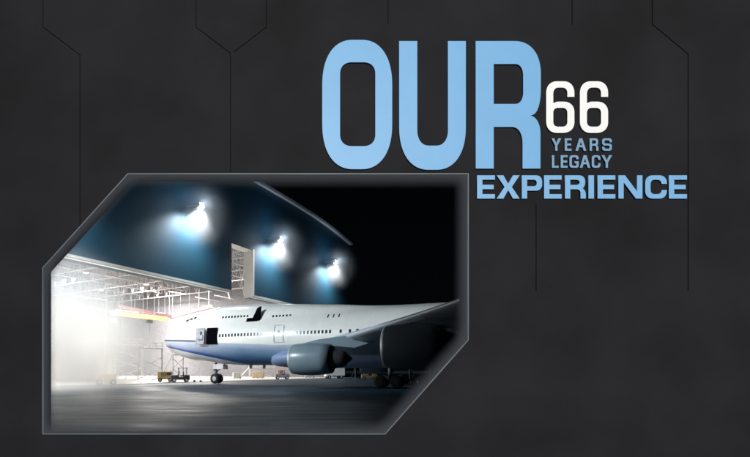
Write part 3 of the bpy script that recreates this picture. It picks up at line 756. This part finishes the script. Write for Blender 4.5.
# ------------------------------------------------------------ equipment in and by the hangar
def at(x, Y): return Vector(((x-255)*Y/F, Y, 0))
def wheels4(parent, L, Wd, r, w_=.22, xs=None):
    for sx_ in (xs or (-L/2, L/2)):
        for sy in (-Wd/2, Wd/2): wheel(parent, (sx_, sy, r), r, w_)
def tug(name, loc, rz, m, label, cat_='tug', cab=False):
    t = empty(name, loc, rz); tag(t, label, cat_)
    bm = bmesh.new()
    pr = [(-1.25,.35),(-1.25,.95),(-.9,1.0),(-.2,1.0),(-.15,.75),(.5,.75),(.55,1.05),(1.3,.98),(1.35,.35)]
    A = [bm.verts.new((a,-.62,b)) for a, b in pr]; B = [bm.verts.new((a,.62,b)) for a, b in pr]
    bm.faces.new(A); bm.faces.new(B[::-1])
    for i in range(len(pr)): bm.faces.new((A[i], A[(i+1)%len(pr)], B[(i+1)%len(pr)], B[i]))
    bevel(link('body', bm, m, t), .06)
    bm = bmesh.new(); box(bm, (.2,0,.88), (.5,.9,.16)); box(bm, (.45,0,1.2), (.12,.9,.5)); bevel(link('seat', bm, M_dark, t), .03)
    bm = bmesh.new(); bar(bm, (-.25,.2,1.0), (0,.2,1.35), .03, 8)
    for k in range(12):
        a, b = 2*math.pi*k/12, 2*math.pi*(k+1)/12
        bar(bm, (0+.0, .2+.2*math.cos(a), 1.35+.2*math.sin(a)), (0, .2+.2*math.cos(b), 1.35+.2*math.sin(b)), .02, 5)
    link('steering_wheel', bm, M_dark, t)
    if cab:
        bm = bmesh.new()
        for px_ in (-.2, .9):
            for py in (-.55,.55): bar(bm, (px_,py,.9), (px_,py,1.95), .035, 6)
        box(bm, (.35,0,1.98), (1.3,1.2,.07)); link('canopy', bm, m, t)
    wheels4(t, 1.7, 1.25, .3)
    return t
tug('tow_tug', at(180, 69.5), R(14), M_dark, 'dark low tow tug parked ahead of the nose wheel', cab=True)
tug('tow_tug', at(282, 92), R(5), mat('slate_paint', (.16,.17,.20), .5), 'small slate grey tug under the belly seen beyond the nose gear')
tug('tow_tug', at(369, 84), R(-10), M_yellow, 'yellow tug in the shade beneath the wing', cab=True)
# yellow ground power cart
t = empty('power_cart', at(165, 71.5), R(10)); tag(t, 'yellow ground power cart parked beside the dark tug', 'cart')
bm = bmesh.new(); box(bm, (0,0,.98), (2.1,1.2,.95)); bevel(link('body', bm, M_yellow, t), .08)
bm = bmesh.new()
for i in range(6): box(bm, (-.5+i*.12,-.61,1.05), (.06,.03,.55))
box(bm, (.55,-.61,1.15), (.6,.03,.4)); link('grille', bm, M_dark, t)
bm = bmesh.new(); bar(bm, (-1.0,0,.5), (-1.9,0,.25), .05, 6); box(bm, (0,0,.45), (2.0,.9,.12)); link('chassis', bm, M_dark, t)
wheels4(t, 1.4, 1.1, .28)
bm = bmesh.new(); bar(bm, (.8,.2,1.4), (.8,.2,1.75), .05, 8); link('exhaust_pipe', bm, M_steel, t)
# light tower added to brighten the mist
t = empty('added_light_tower', at(106, 56), R(20)); tag(t, 'added light tower brightening the white mist at the left', 'light tower')
bm = bmesh.new(); box(bm, (0,0,.8), (2.2,1.2,.9)); bevel(link('generator_box', bm, M_yellow, t), .06)
bm = bmesh.new(); bar(bm, (0,0,1.2), (0,0,7.6), .09, 8, .06); link('mast', bm, M_steel, t)
for dx_ in (-.8,.8):
    for z_ in (7.3, 8.1):
        bm = bmesh.new(); box(bm, (dx_,0,z_), (.8,.3,.6)); hd = link('lamp_head', bm, M_steel, t)
        bm = bmesh.new(); box(bm, (dx_,-.17,z_), (.4,.05,.28)); link('lens', bm, M_bay, hd)
bm = bmesh.new(); bar(bm, (-1.2,0,7.7), (1.2,0,7.7), .05, 6); link('crossbar', bm, M_steel, t)
wheels4(t, 1.5, 1.2, .34)
l = bpy.data.lights.new('glare_fill_light', 'POINT'); l.energy = 3200; l.color = (1,.92,.80); l.shadow_soft_size = 2.0
o = bpy.data.objects.new('glare_fill_light', l); COL.objects.link(o); o.parent = t; o.location = (-2.2,-4.0,4.6)
# chock with handle
t = empty('wheel_chock', at(197.5, 70), R(12)); tag(t, 'small dark wheel chock on the floor between tug and nose wheel', 'chock')
bm = bmesh.new()
for dx_ in (-.45,.45):
    A = [bm.verts.new((dx_+a,-.35,b)) for a, b in ((-.25,0),(.25,0),(.04,.3),(-.04,.3))]; B = [bm.verts.new((dx_+a,.35,b)) for a, b in ((-.25,0),(.25,0),(.04,.3),(-.04,.3))]
    bm.faces.new(A); bm.faces.new(B[::-1])
    for i in range(4): bm.faces.new((A[i], A[(i+1)%4], B[(i+1)%4], B[i]))
link('wedge', bm, M_dark, t)
bm = bmesh.new(); bar(bm, (-.45,0,.28), (.45,0,.28), .03, 6); link('rope', bm, M_dark, t)
# service platforms
def platform(loc, rz, L, Wd, H, label, m=M_steel):
    t = empty('work_platform', loc, rz); tag(t, label, 'work platform', 'work platforms in the hangar')
    bm = bmesh.new(); box(bm, (0,0,H), (L,Wd,.18)); link('deck', bm, m, t)
    for sx_ in (-1,1):
        for sy in (-1,1):
            bm = bmesh.new(); bar(bm, (sx_*(L/2-.1), sy*(Wd/2-.1), 0), (sx_*(L/2-.1), sy*(Wd/2-.1), H), .09, 8); link('leg', bm, m, t)
    bm = bmesh.new()
    for sy in (-1,1):
        for k in range(int(H//2)):
            z0, z1 = k*2, k*2+2
            bar(bm, (-L/2+.1, sy*(Wd/2-.1), z0), (L/2-.1, sy*(Wd/2-.1), z1), .045, 6)
            bar(bm, (L/2-.1, sy*(Wd/2-.1), z0), (-L/2+.1, sy*(Wd/2-.1), z1), .045, 6)
    link('bracing', bm, m, t)
    bm = bmesh.new()
    for sy in (-1,1):
        for zz in (.55, 1.1): bar(bm, (-L/2, sy*Wd/2, H+zz), (L/2, sy*Wd/2, H+zz), .035, 6)
        for k in range(5): bar(bm, (-L/2+L*k/4, sy*Wd/2, H), (-L/2+L*k/4, sy*Wd/2, H+1.1), .035, 6)
    link('guard_rail', bm, m, t)
    bm = bmesh.new()
    for sy in (-.35,.35): bar(bm, (-L/2-2.2, sy, 0), (-L/2, sy, H), .06, 6)
    for k in range(12):
        q = (k+.5)/12; bar(bm, (-L/2-2.2+2.2*q, -.35, H*q), (-L/2-2.2+2.2*q, .35, H*q), .03, 6)
    link('ladder', bm, m, t)
    return t
platform(at(150, 92), R(15), 4.5, 2.0, 5.6, 'tall grey wheeled work platform left of the aircraft nose')
platform(at(178, 98), R(10), 2.2, 2.0, 4.6, 'narrow grey work platform behind the aircraft nose')
platform(at(128, 104), R(20), 6, 2.5, 7.0, 'widest and tallest work platform, deep in the glare left of the nose')
platform(at(262, 118), R(5), 6, 2.5, 2.4, 'low long work platform seen under the belly')
# overhead cranes
def girder(p, q, m, label, depth=1.0, hoist=False):
    p = Vector(p); q = Vector(q); c = (p+q)/2; L = (q-p).length
    t = empty('overhead_crane', c, math.atan2(q.y-p.y, q.x-p.x)); tag(t, label, 'crane')
    bm = bmesh.new(); box(bm, (0,0,0), (L,.6,depth)); box(bm, (0,0,-depth/2-.06), (L,.9,.1)); link('beam', bm, m, t)
    bm = bmesh.new()
    for k in range(5): bar(bm, (-L*.45+L*.9*k/4,0,depth/2), (-L*.45+L*.9*k/4,0,24-c.z), .035, 6)
    link('hanger', bm, M_truss, t)
    if hoist:
        bm = bmesh.new(); box(bm, (2,0,-1.1), (1.2,.9,.7)); bar(bm, (2,0,-1.4), (2,0,-3.6), .04, 6); link('hoist', bm, M_dark, t)
M_pink = mat('faded_red', (.42,.24,.27), .5, noise=.2, scale=.6)
girder((-30,108,14), (-21.2,120.6,14), M_yellow, 'yellow overhead crane beam hanging in the glare left of the aircraft nose', .9, True)
girder((-30.6,111.7,16), (-22.3,134,16), M_pink, 'red crane beam running just above the yellow one', .6)
girder((-22.7,135,16), (-9.8,112,16), M_pink, 'red crane beam crossing above the aircraft nose', .6)
# white box truck beyond the engine
t = empty('box_truck', at(335, 97), R(8)); tag(t, 'small white box truck seen beneath the wing behind the inboard engine', 'truck')
bm = bmesh.new(); box(bm, (.5,0,1.45), (2.4,1.8,1.7)); bevel(link('cargo_box', bm, M_white, t), .05)
bm = bmesh.new(); pr = [(-2.0,.45),(-2.0,1.0),(-1.6,1.15),(-1.3,1.9),(-.75,1.95),(-.75,.45)]
A = [bm.verts.new((a,-.85,b)) for a, b in pr]; B = [bm.verts.new((a,.85,b)) for a, b in pr]; bm.faces.new(A); bm.faces.new(B[::-1])
for i in range(6): bm.faces.new((A[i], A[(i+1)%6], B[(i+1)%6], B[i]))
cb = link('cab', bm, M_white, t); bevel(cb, .04)
bm = bmesh.new(); box(bm, (-1.15,-.855,1.5), (.5,.02,.4)); link('window', bm, M_glassd, t)
bm = bmesh.new(); box(bm, (-.1,0,.5), (3.5,1.0,.15)); link('chassis', bm, M_dark, t)
wheels4(t, 2.6, 1.6, .36, xs=(-1.35, 1.0))
# maintenance stand
t = empty('tripod_jack', at(355.5, 80), 0); tag(t, 'dark tripod jack standing below the wing between truck and yellow tug', 'jack')
bm = bmesh.new(); bar(bm, (0,0,.6), (0,0,2.9), .16, 10); link('ram', bm, M_dark, t)
for k in range(3):
    a = 2*math.pi*k/3+.4; bm = bmesh.new(); bar(bm, (0,0,1.9), (1.0*math.cos(a),1.0*math.sin(a),0), .07, 6); bar(bm, (0,0,.6), (.85*math.cos(a),.85*math.sin(a),.3), .04, 6); link('leg', bm, M_dark, t)
# crates and drums under the belly
def crate(loc, sx_, sy, sz, m, label, name='crate', rz=0):
    t = empty(name, loc, rz); tag(t, label, 'crate')
    bm = bmesh.new(); box(bm, (0,0,sz/2+.1), (sx_,sy,sz)); bevel(link('box', bm, m, t), .03)
    bm = bmesh.new()
    for k in (-1,0,1): box(bm, (k*sx_*.38,0,.05), (.14,sy,.1))
    link('skid', bm, M_dark, t)
    bm = bmesh.new()
    for k in (-1,1): box(bm, (k*sx_*.3,-sy/2-.02,sz/2+.1), (.1,.04,sz*.98))
    link('batten', bm, M_steel, t)
crate(at(237,100), 1.6,1.2,1.1, M_white, 'white crate under the belly right behind the nose wheel', rz=R(10))
crate(at(258,104), 2.4,1.4,1.3, mat('sand_paint', (.6,.5,.35), .6, noise=.2), 'sand coloured crate under the middle of the belly', rz=R(-8))
crate(at(281,108), 1.4,1.2,1.6, mat('brick_paint', (.34,.16,.12), .6), 'brick red crate behind the small slate grey tug', rz=R(5))
crate(at(310,110), 2.2,1.4,1.2, M_steel, 'grey crate right of the inboard engine, low on the bright floor')
crate(at(75,80), 7,3,5.2, M_tan, 'large orange brown container in the glare at the left edge of the window', 'container', R(56))

# ------------------------------------------------------------ lit mist volumes added as glare at the left end of the hangar
def bloom(loc, rad, dens, label):
    bm = bmesh.new(); bmesh.ops.create_icosphere(bm, subdivisions=3, radius=1)
    m = bpy.data.materials.new('bloom'); m.use_nodes = True; n = m.node_tree.nodes; l = m.node_tree.links; n.clear()
    out = n.new('ShaderNodeOutputMaterial'); vp = n.new('ShaderNodeVolumePrincipled'); tc = n.new('ShaderNodeTexCoord')
    ln = n.new('ShaderNodeVectorMath'); ln.operation = 'LENGTH'; l.new(tc.outputs['Object'], ln.inputs[0])
    mr = n.new('ShaderNodeMapRange'); mr.interpolation_type = 'SMOOTHERSTEP'
    mr.inputs[1].default_value = 1; mr.inputs[2].default_value = 0; mr.inputs[3].default_value = 0; mr.inputs[4].default_value = dens
    l.new(ln.outputs['Value'], mr.inputs[0]); l.new(mr.outputs[0], vp.inputs['Density'])
    vp.inputs['Color'].default_value = (.95,.95,.95,1); vp.inputs['Anisotropy'].default_value = 0
    l.new(vp.outputs[0], out.inputs['Volume'])
    o = link('bloom', bm, m); o.location = loc; o.scale = rad
    tag(o, label, kind='stuff'); return o
bloom((-16.2, 43, 4.2), (8.0, 23, 9.2), .22, 'white glare built as mist in the left end of the hangar door')
for u, z, lab in FL[:3]:
    q = HW(u, -2.6, z-1.0); bloom(q, (5.2, 5.2, 5.6), .06, 'lamp glare built as mist around the ' + lab.split(' on ')[0].split(' near ')[0])  # volume added round each lamp to draw its glare halo
scene.cycles.volume_step_rate = 2.0
scene.cycles.volume_max_steps = 64
